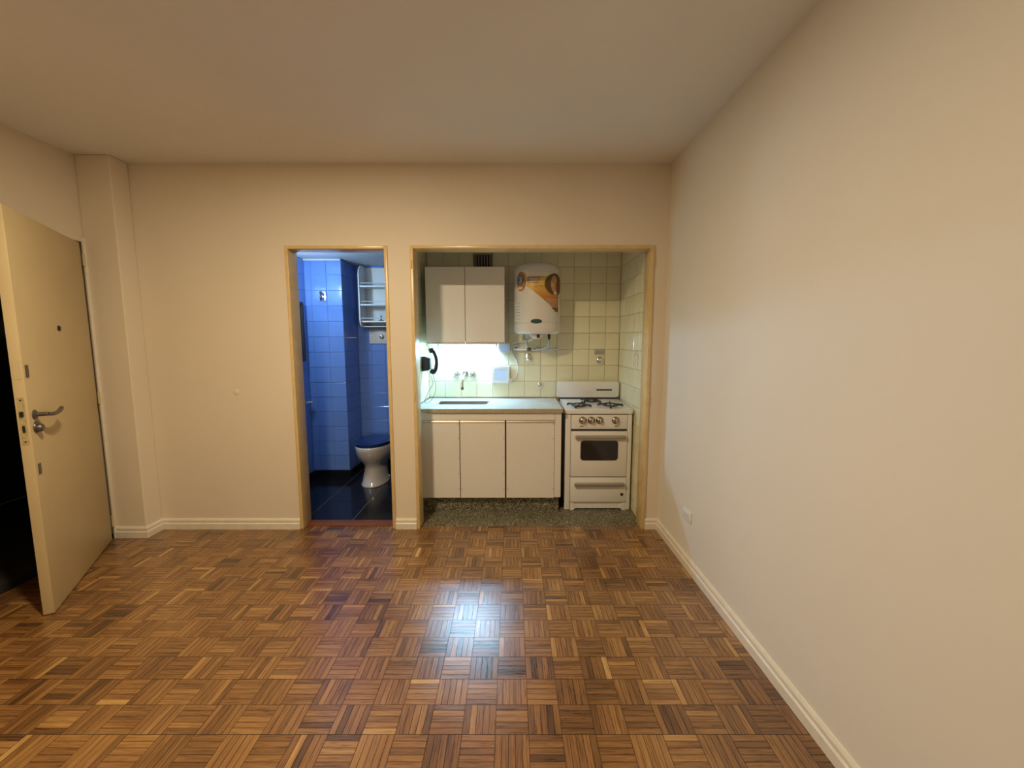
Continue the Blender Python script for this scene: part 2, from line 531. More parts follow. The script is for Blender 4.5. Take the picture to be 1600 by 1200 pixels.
def parquet_mesh(name, verts, faces, tones, uvs):
    me = bpy.data.meshes.new(name)
    me.from_pydata(verts, [], faces)
    a = me.attributes.new('tone', 'FLOAT', 'FACE')
    a.data.foreach_set('value', tones)
    ul = me.uv_layers.new(name='grain')
    ul.data.foreach_set('uv', [c for uv_ in uvs for c in uv_])
    me.materials.append(M['parquet'])
    me.materials.append(M['subfloor'])
    me.polygons.foreach_set('material_index', [0 if k % 9 == 0 else 1 for k in range(len(faces))])
    return me

def block_tones(rnd):
    base = rnd.gauss(0.42, 0.05)
    out = []
    for k in range(5):
        r_ = rnd.random()
        t = base + rnd.gauss(0, 0.085)
        if r_ < 0.06: t -= 0.18
        elif r_ > 0.95: t += 0.20
        out.append(max(0.0, min(0.95, t)))
    return out

rnd = random.Random(11)
variants = []
for i in range(40):
    V, F, T, U = [], [], [], []
    tn = block_tones(rnd)
    for k in range(5):
        xa = -TS/2 + k*SW
        strip_geo(V, F, T, U, 0, 0, True, xa, xa+SW, -TS/2, TS/2, tn[k], rnd)
    variants.append(parquet_mesh('parquet_block', V, F, T, U))

pr, fpx = math.radians(6.27), 637.0
def to_px(X, Y, Z=0.0):
    dz = Z-CAM_H
    d = Y*math.cos(pr) - dz*math.sin(pr)
    u = Y*math.sin(pr) + dz*math.cos(pr)
    return 800+fpx*X/d, 600-fpx*u/d, d
cells = []
for i in range(int((LX-X0P)/TS)-1, int((RX-X0P)/TS)+2):
    for j in range(int((FY-Y0P)/TS)-1, int((2.955-Y0P)/TS)+2):
        xa, ya = X0P+i*TS, Y0P+j*TS
        if xa+TS <= LX or xa >= RX or ya+TS <= FY or ya >= 2.955: continue
        whole = xa >= LX and xa+TS <= RX and ya >= FY and ya+TS <= 2.955
        if ya > 0.3:
            px_, py_, d_ = to_px(xa+TS/2, ya+TS/2)
            vis = -20 < px_ < 1620 and py_ < 1225 and d_ > 0.2
        else:
            vis, d_ = False, 99
        cells.append((d_ if (vis and whole) else 99, i, j, xa, ya, whole))
cells.sort()
SPECIAL = [(0.402, 1.61, 0.80), (-0.612, 2.551, 1.1)]      # single odd strips: an orange-yellow one and a pale one
V, F, T, U = [], [], [], []
nb = 0
for d_, i, j, xa, ya, whole in cells:
    along_y = (i + j) % 2 == 1
    hit = [sp for sp in SPECIAL if xa <= sp[0] < xa+TS and ya <= sp[1] < ya+TS]
    if d_ < 90 and nb < 300 and not hit:
        flip = PI if rnd.random() < 0.5 else 0
        inst(variants[rnd.randrange(len(variants))], 'parquet_block', (xa+TS/2, ya+TS/2, 0), floor,
             (0, 0, flip if along_y else flip+PI/2))
        nb += 1
        continue
    tn = block_tones(rnd)
    for k in range(5):
        if along_y: r4 = (xa+k*SW, xa+(k+1)*SW, ya, ya+TS)
        else: r4 = (xa, xa+TS, ya+k*SW, ya+(k+1)*SW)
        r4 = (max(r4[0], LX), min(r4[1], RX), max(r4[2], FY), min(r4[3], 2.955))
        for sp in hit:
            if r4[0] <= sp[0] < r4[1] and r4[2] <= sp[1] < r4[3]: tn[k] = sp[2]
        strip_geo(V, F, T, U, 0, 0, along_y, *r4, tn[k], rnd)
pf = bpy.data.objects.new('parquet_strips', parquet_mesh('parquet_strips', V, F, T, U))
link(pf, floor, (0, 0, 0))
pf['kind'] = 'stuff'

# ------------------------------------------------------------------ tiled walls
def tile_mesh(name, w_, h_, m, d=0.006, gap=0.0014):
    """tile in local X (width), Z (height), facing -Y, chamfered; back at y=0"""
    me_ = bpy.data.meshes.new(name)
    a, b = w_/2-gap, h_/2-gap
    c = 0.0035
    vs = [(-a, 0, -b), (a, 0, -b), (a, 0, b), (-a, 0, b),
          (-a, -d+0.002, -b), (a, -d+0.002, -b), (a, -d+0.002, b), (-a, -d+0.002, b),
          (-a+c, -d, -b+c), (a-c, -d, -b+c), (a-c, -d, b-c), (-a+c, -d, b-c)]
    fs = [(8, 9, 10, 11)]
    for i in range(4):
        j = (i+1) % 4
        fs += [(i, j, 4+j, 4+i), (4+i, 4+j, 8+j, 8+i)]
    me_.from_pydata(vs, [], fs)
    me_.materials.append(m)
    return me_
TM = {}
def tile_wall(parent, name, m, ulines, zlines, place, rot, skip=None):
    for a, b in zip(ulines, ulines[1:]):
        for c, d in zip(zlines, zlines[1:]):
            if b-a < 0.012 or d-c < 0.012: continue
            if skip and skip((a+b)/2, (c+d)/2): continue
            key = (m.name, round(b-a, 3), round(d-c, 3))
            if key not in TM: TM[key] = tile_mesh(name, b-a, d-c, m)
            jr = (rot[0]+random.gauss(0, 0.0025), rot[1], rot[2]+random.gauss(0, 0.0025))
            inst(TM[key], name, place((a+b)/2, (c+d)/2), parent, jr)

TD = 0.006
kback = struct(obj('wall_kitchen_back', B(KX0-0.1, KX1+0.1, KY+TD, KY+0.1, 0, KZ), 'yellow_grout'),
               'yellow square-tiled back wall of the kitchen niche', 'wall')
kright = struct(obj('wall_kitchen_right', B(KX1+TD, KX1+0.1, BY+WT, KY+TD, 0, KZ), 'yellow_grout'),
                'yellow tiled side wall beside the stove', 'wall')
kleft = struct(obj('wall_kitchen_left', B(KX0-0.06, KX0-TD, BY+WT, KY+TD, 0, KZ), 'yellow_grout'),
               'yellow tiled side wall with the intercom handset', 'wall')
struct(obj('ceiling_kitchen', B(KX0-0.06, KX1+0.1, BY+WT, KY+0.1, KZ, KZ+0.05), 'ceiling'),
       'low ceiling of the kitchen niche', 'ceiling')
struct(obj('floor_kitchen', B(KX0-0.06, KX1+0.1, 2.957, KY+0.1, -0.1, 0.0), 'granite'),
       'dark speckled granite floor of the kitchen niche', 'floor')
ul = [KX0] + [-0.625+0.1485*k for k in range(11)] + [KX1]
zl = [0.870+0.149*k for k in range(10)]
tile_wall(kback, 'tile', M['yellow_tile'], ul, zl, lambda u, z: (u, KY+TD, z), (0, 0, 0))
yl = [KY-0.149*k for k in range(5, -1, -1)]
zl2 = [0.0] + [0.125+0.149*k for k in range(15)]
tile_wall(kright, 'tile', M['yellow_tile'], [3.031]+yl[1:] if yl[0] < 3.031 else [3.031]+yl, zl2, lambda u, z: (KX1+TD, u, z), (0, 0, -PI/2))
tile_wall(kleft, 'tile', M['yellow_tile'], [3.031]+yl[1:] if yl[0] < 3.031 else [3.031]+yl, zl, lambda u, z: (KX0-TD, u, z), (0, 0, PI/2))

# bathroom shell
bleft = struct(obj('wall_bath_left', B(BX0-0.1, BX0-TD, BY+WT, BYF+0.2, 0, BZ), 'blue_grout'),
               'narrow strip of blue-tiled left bathroom wall', 'wall')
bm = bmesh.new()
box(bm, BX0-0.1, BPX-TD, BYF+TD, BYD+0.1, 0, BZ)
bproj = struct(obj('wall_bath_projection', bm, 'blue_grout'), 'projecting blue-tiled bathroom wall lit brightly from the left', 'wall')
bdeep = struct(obj('wall_bath_back', B(BPX-TD, BX1+0.08, BYD+TD, BYD+0.1, 0, BZ), 'blue_grout'),
               'recessed blue-tiled wall behind the toilet', 'wall')
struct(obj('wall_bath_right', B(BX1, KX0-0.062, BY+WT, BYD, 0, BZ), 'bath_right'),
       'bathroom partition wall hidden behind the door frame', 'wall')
struct(obj('ceiling_bath', B(BX0-0.1, KX0-0.062, BY+WT, BYD+0.1, BZ, BZ+0.05), 'bath_ceiling'),
       'pale low bathroom ceiling above the blue tiles', 'ceiling')
zb = [0.085+0.1495*k for k in range(15)]
zb[-1] = min(zb[-1], BZ)
ux = [BX0, -1.948, -1.799, BPX]
tile_wall(bproj, 'tile', M['blue_tile'], ux, zb, lambda u, z: (u, BYF+TD, z), (0, 0, 0))
uy = [BYF, 4.13, 4.279, BYD]
tile_wall(bproj, 'tile', M['blue_tile'], uy, zb, lambda u, z: (BPX-TD, u, z), (0, 0, PI/2))
ux2 = [BPX, -1.512, -1.363, -1.214, -1.065, BX1]
tile_wall(bdeep, 'tile', M['blue_tile'], ux2, zb, lambda u, z: (u, BYD+TD, z), (0, 0, 0))
uy2 = [3.583, 3.732, 3.881, BYF]
tile_wall(bleft, 'tile', M['blue_tile'], uy2, zb, lambda u, z: (BX0-TD, u, z), (0, 0, PI/2))
# rounded white bead at the top and outer corner of the projecting wall
struct(obj('trim_5', B(BX0, BPX, BYF-0.012, BYF, BZ-0.02, BZ-0.001, bev=0.004, seg=2), 'bath_ceiling', smooth=True),
       'thin pale bead along the top of the projecting blue wall', 'trim')
# black skirting of the bathroom
bm = sweep_profile(bmesh.new(), [(BX0, 3.05), (BX0, BYF), (BPX, BYF), (BPX, BYD), (BX1, BYD)], [(0, 0), (0.010, 0), (0.010, 0.082), (0.004, 0.086), (0, 0.086)], -1)
struct(obj('baseboard_bath', bm, 'bath_black'), 'black tiled skirting along the bathroom walls', 'baseboard')
# bathroom floor tiles
bfloor = struct(obj('floor_bath', B(BX0-0.1, BX1, 3.046, BYD+0.1, -0.1, -0.004), 'bath_grout'), 'black tiled bathroom floor with thin pale joints', 'floor')
xl = [BX0, -1.998, -1.625, -1.252, BX1]
ylb = [3.046, 3.42, 3.79, 4.16, BYD]
for a, b in zip(xl, xl[1:]):
    for c, d in zip(ylb, ylb[1:]):
        if b-a < 0.02: continue
        obj('tile', B(a+0.0025, b-0.0025, c+0.0025, d-0.0025, -0.004, 0.0, bev=0.001), 'bath_black', bfloor)

# ------------------------------------------------------------------ entrance door (opened 30 degrees into the room)
HX, HY, NX, NY = -2.83, 2.758, -2.361, 1.964
LL = math.hypot(NX-HX, NY-HY)
DX, DY = (NX-HX)/LL, (NY-HY)/LL                  # along the leaf, hinge to latch
def leafpt(s, n, z):                             # s along leaf, n out of the visible face
    return Vector((HX+DX*s - DY*n, HY+DY*s + DX*n, z))
def leafbox(s0, s1, n0, n1, z0, z1, bev=0.0, seg=1):
    bm = B(s0, s1, n0, n1, z0, z1, bev=bev, seg=seg)
    for v in bm.verts: v.co = leafpt(v.co.x, v.co.y, v.co.z)
    return bm
def leafmap(bm):
    for v in bm.verts: v.co = leafpt(v.co.x, v.co.y, v.co.z)
    return bm
door = struct(obj('door_1', leafbox(0.022, LL, -0.042, 0, 0.006, 2.035, bev=0.002, seg=2), 'door_cream', smooth=True),
              'cream entrance door standing ajar with grey lever handle', 'door')
for z in (1.93, 1.01, 0.13):
    bm = tube(bmesh.new(), [leafpt(0.0, 0.006, z-0.04), leafpt(0.0, 0.006, z+0.04)], 0.007, 10)
    obj('hinge', bm, 'door_cream', door, smooth=True)
bm = lathe(bmesh.new(), [(0, 0.016), (0.004, 0.016), (0.007, 0.012), (0.007, 0.003)], leafpt(0.477, 0, 1.472), leafpt(0, 1, 0)-leafpt(0, 0, 0), 18)
obj('peephole', bm, 'black_iron', door, smooth=True)['label'] = 'small dark round peephole'
nrm_leaf = leafpt(0, 1, 0)-leafpt(0, 0, 0)
bm = lathe(bmesh.new(), [(0, 0.024), (0.005, 0.024), (0.008, 0.020), (0.012, 0.011), (0.045, 0.010), (0.05, 0.009)], leafpt(0.872, 0, 1.036), nrm_leaf, 18)
hd = obj('handle', bm, 'grey_metal', door, smooth=True)
pts = smooth_path([leafpt(0.872, 0.045, 1.036), leafpt(0.82, 0.050, 1.028), leafpt(0.75, 0.048, 1.030), leafpt(0.70, 0.044, 1.042)])
obj('lever', tube(bmesh.new(), pts, 0.010, 10), 'grey_metal', hd, smooth=True)
bm = lathe(bmesh.new(), [(0, 0.030), (0.004, 0.030), (0.008, 0.027)], leafpt(0.869, 0, 0.972), nrm_leaf, 20)
cy_ = obj('lock_rose', bm, 'grey_metal', door, smooth=True)
bm = lathe(bmesh.new(), [(0.008, 0.020), (0.020, 0.020), (0.026, 0.015), (0.027, 0.004)], leafpt(0.869, 0, 0.968), nrm_leaf, 18)
obj('lock_cylinder', bm, 'grey_metal', cy_, smooth=True)
obj('lock_plate', leafbox(0.880, 0.905, 0, 0.005, 1.225, 1.285, bev=0.002), 'grey_metal', door)['label'] = 'small grey rectangular catch plate above the handle'
obj('lock_plate', leafbox(0.873, 0.900, 0, 0.003, 0.735, 0.790, bev=0.001), 'grey_metal', door)['label'] = 'small grey rectangular plate below the lock'
fp = obj('latch_faceplate', leafbox(LL-0.001, LL+0.002, -0.034, -0.010, 0.895, 1.130, bev=0.001), 'brass_old', door)
obj('latch_bolt', leafbox(LL+0.002, LL+0.010, -0.029, -0.016, 1.035, 1.060, bev=0.002), 'black_iron', fp)
obj('screw', leafmap(lathe(bmesh.new(), [(0, 0.004), (0.001, 0.003)], (LL+0.002, -0.022, 1.115), (1, 0, 0), 10)), 'black_iron', fp)
obj('screw', leafmap(lathe(bmesh.new(), [(0, 0.004), (0.001, 0.003)], (LL+0.002, -0.022, 0.910), (1, 0, 0), 10)), 'black_iron', fp)
obj('deadbolt_slot', leafbox(LL+0.002, LL+0.004, -0.027, -0.017, 0.955, 0.990, bev=0.001), 'black_iron', fp)
obj('old_latch_patch', leafbox(LL-0.001, LL+0.0015, -0.033, -0.008, 1.215, 1.310, bev=0.001), 'door_cream', door)

# ------------------------------------------------------------------ upper cabinet
UY0, UY1, UZ0, UZ1 = 3.46, 3.772, 1.372, 2.006
uc = thing('wall_cabinet', (-0.393, UY0, UZ0), 'cream two-door wall cabinet hanging over the sink', 'cabinet')
bm = bmesh.new()
box(bm, -0.724, -0.706, UY0+0.019, UY1, UZ0, UZ1)
box(bm, -0.080, -0.062, UY0+0.019, UY1, UZ0, UZ1)
box(bm, -0.706, -0.080, UY0+0.019, UY1, UZ1-0.018, UZ1)
box(bm, -0.706, -0.080, UY0+0.019, UY1, UZ0+0.012, UZ0+0.028)
box(bm, -0.706, -0.080, UY1-0.006, UY1, UZ0+0.028, UZ1-0.018)
obj('body', bm, 'cab_cream', uc)
obj('door', B(-0.722, -0.3945, UY0, UY0+0.018, UZ0+0.012, UZ1, bev=0.0015), 'cab_cream', uc)
obj('door', B(-0.3905, -0.063, UY0, UY0+0.018, UZ0+0.012, UZ1, bev=0.0015), 'cab_cream', uc)
obj('pull_strip', B(-0.722, -0.3945, UY0-0.002, UY0+0.018, UZ0-0.001, UZ0+0.0115, bev=0.001), 'aluminium', uc)
obj('pull_strip', B(-0.3905, -0.063, UY0-0.002, UY0+0.018, UZ0-0.001, UZ0+0.0115, bev=0.001), 'aluminium', uc)

# fluorescent batten under the cabinet
tl_ = thing('fluorescent_lamp', (-0.40, 3.71, 1.33), 'glowing fluorescent tube fixed under the wall cabinet', 'lamp')
obj('housing', B(-0.680, -0.130, 3.685, 3.740, 1.360, 1.383, bev=0.003, seg=2), 'white_plastic', tl_, smooth=True)
obj('tube', tube(bmesh.new(), [(-0.655, 3.712, 1.343), (-0.155, 3.712, 1.343)], 0.013, 16), 'tube', tl_, smooth=True)
for x in (-0.666, -0.144):
    obj('tube_holder', B(x-0.011, x+0.011, 3.698, 3.726, 1.326, 1.361, bev=0.003, seg=2), 'white_plastic', tl_, smooth=True)
lb = thing('switch_box', (-0.07, 3.75, 1.284), 'small pale plastic box on the tiles right of the tube lamp', 'box')
obj('box_body', B(-0.126, -0.020, 3.725, KY-0.0005, 1.284, 1.376, bev=0.005, seg=2), 'white_plastic', lb, smooth=True)
obj('box_cover', B(-0.108, -0.028, 3.721, 3.7255, 1.296, 1.366, bev=0.002), 'blue_plastic', lb)

# ------------------------------------------------------------------ base cabinet + worktop + sink
bc = thing('base_cabinet', (-0.17, 3.22, 0), 'cream three-door base cabinet under the worktop', 'cabinet')
FY_ = 3.20
obj('plinth', B(KX0+0.002, 0.385, 3.25, 3.77, 0.0, 0.122), 'granite', bc)['label'] = 'dark speckled granite plinth'
bm = bmesh.new()
box(bm, KX0+0.002, 0.340, FY_+0.020, 3.77, 0.124, 0.138)
box(bm, KX0+0.002, KX0+0.018, FY_+0.020, 3.77, 0.138, 0.828)
box(bm, KX0+0.018, 0.340, 3.755, 3.77, 0.138, 0.828)
box(bm, -0.056, -0.044, FY_+0.020, 3.755, 0.138, 0.828)
obj('carcass', bm, 'cab_dark', bc)
obj('side_panel', B(0.343, 0.395, FY_+0.002, 3.77, 0.130, 0.829, bev=0.001), 'cab_cream', bc)
obj('top_rail', B(KX0+0.002, 0.341, FY_, FY_+0.018, 0.768, 0.829, bev=0.001), 'cab_cream', bc)
for (xa, xb) in ((-0.768, -0.4215), (-0.4155, -0.0575), (-0.0455, 0.3405)):
    d = obj('door', B(xa, xb, FY_-0.001, FY_+0.017, 0.126, 0.748, bev=0.0012), 'cab_cream', bc)
    obj('pull_strip', prism(bmesh.new(), [(FY_+0.016, 0.7485), (FY_-0.006, 0.7485), (FY_-0.007, 0.752), (FY_-0.001, 0.765), (FY_+0.016, 0.766)], 'x', xa, xb), 'aluminium', d)
    ss = [(xb-0.008, z) for z in (0.735, 0.62, 0.46, 0.33, 0.20)] + ([(xa+0.012, 0.20)] if xa > -0.6 else [])
    for (sx, sz) in ss:
        obj('screw', lathe(bmesh.new(), [(0, 0.0035), (0.0015, 0.0025)], (sx, FY_-0.001, sz), (0, -1, 0), 8), 'grey_metal', d)
wt = thing('worktop', (-0.18, 3.48, 0.830), 'pale stone worktop running from the left wall to the stove', 'worktop')
SX0, SX1, SY0, SY1 = -0.64, -0.20, 3.40, 3.60
bm = bmesh.new()
box(bm, KX0+0.001, SX0, 3.192, 3.778, 0.834, 0.862)
box(bm, SX1, 0.402, 3.192, 3.778, 0.834, 0.862)
box(bm, SX0, SX1, 3.192, SY0, 0.834, 0.862)
box(bm, SX0, SX1, SY1, 3.778, 0.834, 0.862)
bmesh.ops.remove_doubles(bm, verts=bm.verts, dist=1e-5)
obj('slab', bm, 'marble', wt)
obj('front_edge', B(KX0+0.001, 0.404, 3.180, 3.192, 0.830, 0.8615, bev=0.002), 'marble_edge', wt)['label'] = 'brownish front edge strip'
obj('upstand', B(0.398, 0.405, 3.194, 3.778, 0.8622, 0.866, bev=0.001), 'marble_edge', wt)
sk = thing('kitchen_sink', (-0.42, 3.5, 0.70), 'rectangular steel sink let into the worktop under the taps', 'sink')
bm = bmesh.new()
o_, i_ = rrect(SX0+0.002, SX1-0.002, SY0+0.002, SY1-0.002, 0.04), rrect(SX0+0.012, SX1-0.012, SY0+0.012, SY1-0.012, 0.035)
low = rrect(SX0+0.03, SX1-0.03, SY0+0.03, SY1-0.03, 0.03)
loft(bm, [[Vector((x, y, 0.700)) for x, y in low], [Vector((x, y, 0.72)) for x, y in o_], [Vector((x, y, 0.8615)) for x, y in o_],
          [Vector((x, y, 0.8615)) for x, y in i_], [Vector((x, y, 0.73)) for x, y in i_], [Vector((x, y, 0.715)) for x, y in low]])
obj('basin', bm, 'steel', sk, smooth=True)
obj('drain', lathe(bmesh.new(), [(0, 0.03), (0.003, 0.03), (0.004, 0.02)], (-0.42, 3.5, 0.7152), (0, 0, 1), 16), 'chrome', sk, smooth=True)

# wall taps
fa = thing('wall_faucet', (-0.43, 3.76, 1.0), 'chrome wall faucet with two valves above the sink', 'faucet')
for x in (-0.511, -0.362):
    bm = lathe(bmesh.new(), [(0, 0.030), (0.006, 0.029), (0.012, 0.014), (0.030, 0.013), (0.032, 0.022), (0.055, 0.019), (0.060, 0.012)], (x, KY-0.0005, 1.085), (0, -1, 0), 18)
    h = obj('valve', bm, 'chrome', fa, smooth=True)
    for k in range(4):
        a = PI/4 + k*PI/2
        c = Vector((x, KY-0.048, 1.085)); e = Vector((math.cos(a), 0, math.sin(a)))
        obj('handle_spoke', tube(bmesh.new(), [c+e*0.012, c+e*0.033], [0.007, 0.008], 8), 'chrome', h, smooth=True)
bm = lathe(bmesh.new(), [(0, 0.031), (0.006, 0.030), (0.012, 0.016), (0.03, 0.015)], (-0.432, KY-0.0005, 1.088), (0, -1, 0), 18)
sp = obj('spout_base', bm, 'chrome', fa, smooth=True)
pts = smooth_path([(-0.432, KY-0.02, 1.088), (-0.434, KY-0.09, 1.085), (-0.438, KY-0.15, 1.065), (-0.441, KY-0.185, 1.02), (-0.441, KY-0.19, 0.985)])
obj('spout', tube(bmesh.new(), pts, 0.011, 12), 'chrome', sp, smooth=True)
obj('aerator', tube(bmesh.new(), [(-0.441, KY-0.19, 0.987), (-0.441, KY-0.191, 0.965)], 0.013, 12), 'grey_metal', sp, smooth=True)

# ------------------------------------------------------------------ intercom handset on the left kitchen wall
ic = thing('intercom_handset', (-0.73, 3.5, 1.1), 'black wall intercom handset with a dangling cord', 'intercom')
bm = prism(bmesh.new(), [(-0.7719, 1.135), (-0.7719, 1.262), (-0.748, 1.262), (-0.700, 1.245), (-0.700, 1.155), (-0.722, 1.142)], 'y', 3.475, 3.545, bev=0.003)
obj('base', bm, 'black_plastic', ic, smooth=True)
pts = smooth_path([(-0.690, 3.51, 1.318), (-0.672, 3.51, 1.302), (-0.655, 3.51, 1.262), (-0.649, 3.51, 1.215), (-0.655, 3.51, 1.165), (-0.668, 3.51, 1.135), (-0.682, 3.51, 1.122)], 4)
rr_ = [0.011]*len(pts)
hs = obj('handset', tube(bmesh.new(), pts, [0.014 + 0.004*abs(i/(len(pts)-1)*2-1) for i in range(len(pts))], 12), 'black_plastic', ic, smooth=True)
obj('earpiece', tube(bmesh.new(), [(-0.708, 3.51, 1.308), (-0.700, 3.51, 1.311), (-0.676, 3.51, 1.318), (-0.668, 3.51, 1.320)], [0.019, 0.023, 0.021, 0.012], 14), 'black_plastic', hs, smooth=True)
obj('mouthpiece', tube(bmesh.new(), [(-0.702, 3.51, 1.142), (-0.694, 3.51, 1.137), (-0.672, 3.51, 1.126), (-0.664, 3.51, 1.122)], [0.019, 0.024, 0.022, 0.013], 14), 'black_plastic', hs, smooth=True)
pts = smooth_path([(-0.682, 3.51, 1.112), (-0.672, 3.50, 1.07), (-0.655, 3.48, 1.02), (-0.660, 3.46, 0.95), (-0.695, 3.44, 0.885), (-0.725, 3.43, 0.872), (-0.742, 3.43, 0.885), (-0.715, 3.45, 0.96), (-0.680, 3.48, 1.03), (-0.700, 3.50, 1.09), (-0.735, 3.51, 1.137)], 5)
obj('cord', tube(bmesh.new(), pts, 0.0022, 6), 'grey_metal', ic, smooth=True)['label'] = 'thin looping grey cord'

# ------------------------------------------------------------------ white socket box with a cable
sb = thing('socket_box', (-0.105, 3.76, 1.01), 'white square plastic box with pale blue face beside the taps', 'box')
bm = bmesh.new()
for a in ((-0.184, -0.160, 1.008, 1.163), (-0.048, -0.024, 1.008, 1.163), (-0.160, -0.048, 1.008, 1.034), (-0.160, -0.048, 1.139, 1.163)):
    box(bm, a[0], a[1], KY-0.045, KY-0.0005, a[2], a[3])
bmesh.ops.remove_doubles(bm, verts=bm.verts, dist=1e-5)
obj('frame', bm, 'white_plastic', sb)
obj('face', B(-0.160, -0.048, KY-0.043, KY-0.004, 1.034, 1.139), 'blue_plastic', sb)
obj('plug', B(-0.0235, 0.0, KY-0.040, KY-0.008, 1.020, 1.052, bev=0.004, seg=2), 'white_plastic', sb, smooth=True)
cable = obj('power_cable', tube(bmesh.new(), smooth_path([(0.002, KY-0.024, 1.036), (0.030, KY-0.026, 1.06), (0.052, KY-0.020, 1.12), (0.048, KY-0.014, 1.19), (0.020, KY-0.012, 1.26), (-0.004, KY-0.014, 1.31), (0.005, KY-0.02, 1.372), (0.08, KY-0.03, 1.385), (0.165, 3.70, 1.40), (0.192, 3.626, 1.425)], 5), 0.006, 8), 'white_plastic', None, smooth=True)
tag(cable, 'white power cable looping from the water heater to the socket box', 'cable')

# ------------------------------------------------------------------ electric water heater
HCX, HCY, HR = 0.215, 3.572, 0.198
wh = thing('water_heater', (HCX, HCY, 1.42), 'white cylindrical electric water heater with orange advertising sticker', 'water heater')
def disc_r(prof, n=48):
    return lathe(bmesh.new(), prof, (HCX, HCY, 0), (0, 0, 1), n)
obj('tank', disc_r([(1.545, HR-0.003), (1.547, HR), (1.955, HR), (1.957, HR-0.003)]), 'heater_white', wh, smooth=True)
obj('top_cap', disc_r([(1.957, HR-0.002), (1.960, HR+0.001), (1.985, HR+0.001), (2.012, HR-0.012), (2.034, HR-0.045), (2.046, HR-0.10), (2.050, 0.03)]), 'heater_white', wh, smooth=True)
obj('bottom_cap', disc_r([(1.453, 0.03), (1.453, HR-0.035), (1.458, HR-0.016), (1.470, HR-0.004), (1.490, HR+0.001), (1.542, HR+0.001), (1.545, HR-0.002)]), 'heater_white', wh, smooth=True)
cv = bmesh.new()
prism(cv, [(0.145, 1.453), (0.262, 1.453), (0.255, 1.428), (0.235, 1.412), (0.195, 1.412), (0.170, 1.425)], 'y', 3.44, 3.62, bev=0.003)
cvo = obj('control_cover', cv, 'heater_white', wh, smooth=True)
obj('switch', B(0.207, 0.233, 3.434, 3.441, 1.421, 1.450, bev=0.001), 'dark_red', cvo)
def wrap_pt(sx, z, r):
    """sx: flat arc length on the drum front (0 at its centre line), z world height"""
    a = sx/HR
    return Vector((HCX + r*math.sin(a), HCY - r*math.cos(a), z))
def sx_of(px_):                                   # drum arc from photographed offset
    return HR*math.asin(max(-0.98, min(0.98, (px_-840)/37.3)))
def sticker(name, pts, m, parent, lift=0.0012, thick=0.0008):
    """outline (sx,z) -> thin curved sheet; cut into vertical strips so it follows the drum"""
    bm = bmesh.new()
    vs = [bm.verts.new((x, 0, z)) for x, z in pts]
    bm.faces.new(vs)
    x0 = min(p[0] for p in pts); x1 = max(p[0] for p in pts)
    n = max(2, int((x1-x0)/0.015))
    for k in range(1, n):
        g = list(bm.verts)+list(bm.edges)+list(bm.faces)
        bmesh.ops.bisect_plane(bm, geom=g, plane_co=(x0+(x1-x0)*k/n, 0, 0), plane_no=(1, 0, 0))
    top = bmesh.ops.extrude_face_region(bm, geom=list(bm.faces))
    tv = [e for e in top['geom'] if isinstance(e, bmesh.types.BMVert)]
    for v in tv: v.co.y = 1.0
    for v in bm.verts:
        v.co = wrap_pt(v.co.x, v.co.z, HR + (lift if v.co.y < 0.5 else lift+thick))
    return obj(name, bm, m, parent)
def ellipse(cx, cz, rx, rz, n=28):
    return [(cx+rx*math.cos(2*PI*k/n), cz+rz*math.sin(2*PI*k/n)) for k in range(n)]
def drum_text(name, txt, size, sx, z, m, parent, lift, sxs=1.0):
    cu = bpy.data.curves.new('t', 'FONT')
    cu.body = txt; cu.size = size; cu.align_x = 'CENTER'; cu.align_y = 'CENTER'
    to = bpy.data.objects.new('t', cu)
    COL.objects.link(to)
    bpy.context.view_layer.update()
    me_ = bpy.data.meshes.new_from_object(to.evaluated_get(bpy.context.evaluated_depsgraph_get()))
    bpy.data.objects.remove(to)
    bm = bmesh.new(); bm.from_mesh(me_)
    for v in bm.verts: v.co = wrap_pt(sx+v.co.x*sxs, z+v.co.y, HR+lift)
    return obj(name, bm, m, parent)
S = sx_of
M['stk_yellow'] = gradient_mat('sticker_gradient', [(0.0, (0.26, 0.07, 0.03)), (0.28, (0.50, 0.15, 0.04)), (0.5, (0.66, 0.30, 0.06)), (0.72, (0.74, 0.50, 0.10)), (0.95, (0.70, 0.52, 0.10)), (1.0, (0.62, 0.24, 0.06))], 1.634, 1.918)
M['stk_orange'] = mat('sticker_orange', (0.55, 0.20, 0.04), 0.35)
M['stk_cream'] = mat('sticker_cream', (0.74, 0.66, 0.48), 0.35)
M['stk_blue'] = mat('sticker_blue', (0.12, 0.20, 0.30), 0.35)
M['stk_red'] = mat('sticker_red', (0.42, 0.08, 0.05), 0.35)
M['stk_brown'] = mat('sticker_brown', (0.14, 0.075, 0.03), 0.35)
M['stk_skin'] = mat('sticker_gold', (0.58, 0.36, 0.17), 0.35, noise=(30, 0.35))
M['logo_teal'] = mat('logo_teal', (0.035, 0.085, 0.11), 0.25)
ad = sticker('advert_sticker', [(S(822), 1.915), (S(860), 1.915), (S(872), 1.80), (S(872), 1.634), (S(868), 1.636), (S(822.5), 1.842)], 'stk_yellow', wh)
ad['label'] = 'yellow to red triangular advertising sticker'
sticker('print_block', [(S(823.5), 1.910), (S(842), 1.910), (S(842), 1.880), (S(823.5), 1.880)], 'stk_blue', ad, 0.0021, 0.0004)
sticker('print_block', [(S(823.5), 1.915), (S(846), 1.915), (S(846), 1.9105), (S(823.5), 1.9105)], 'stk_red', ad, 0.0021, 0.0004)
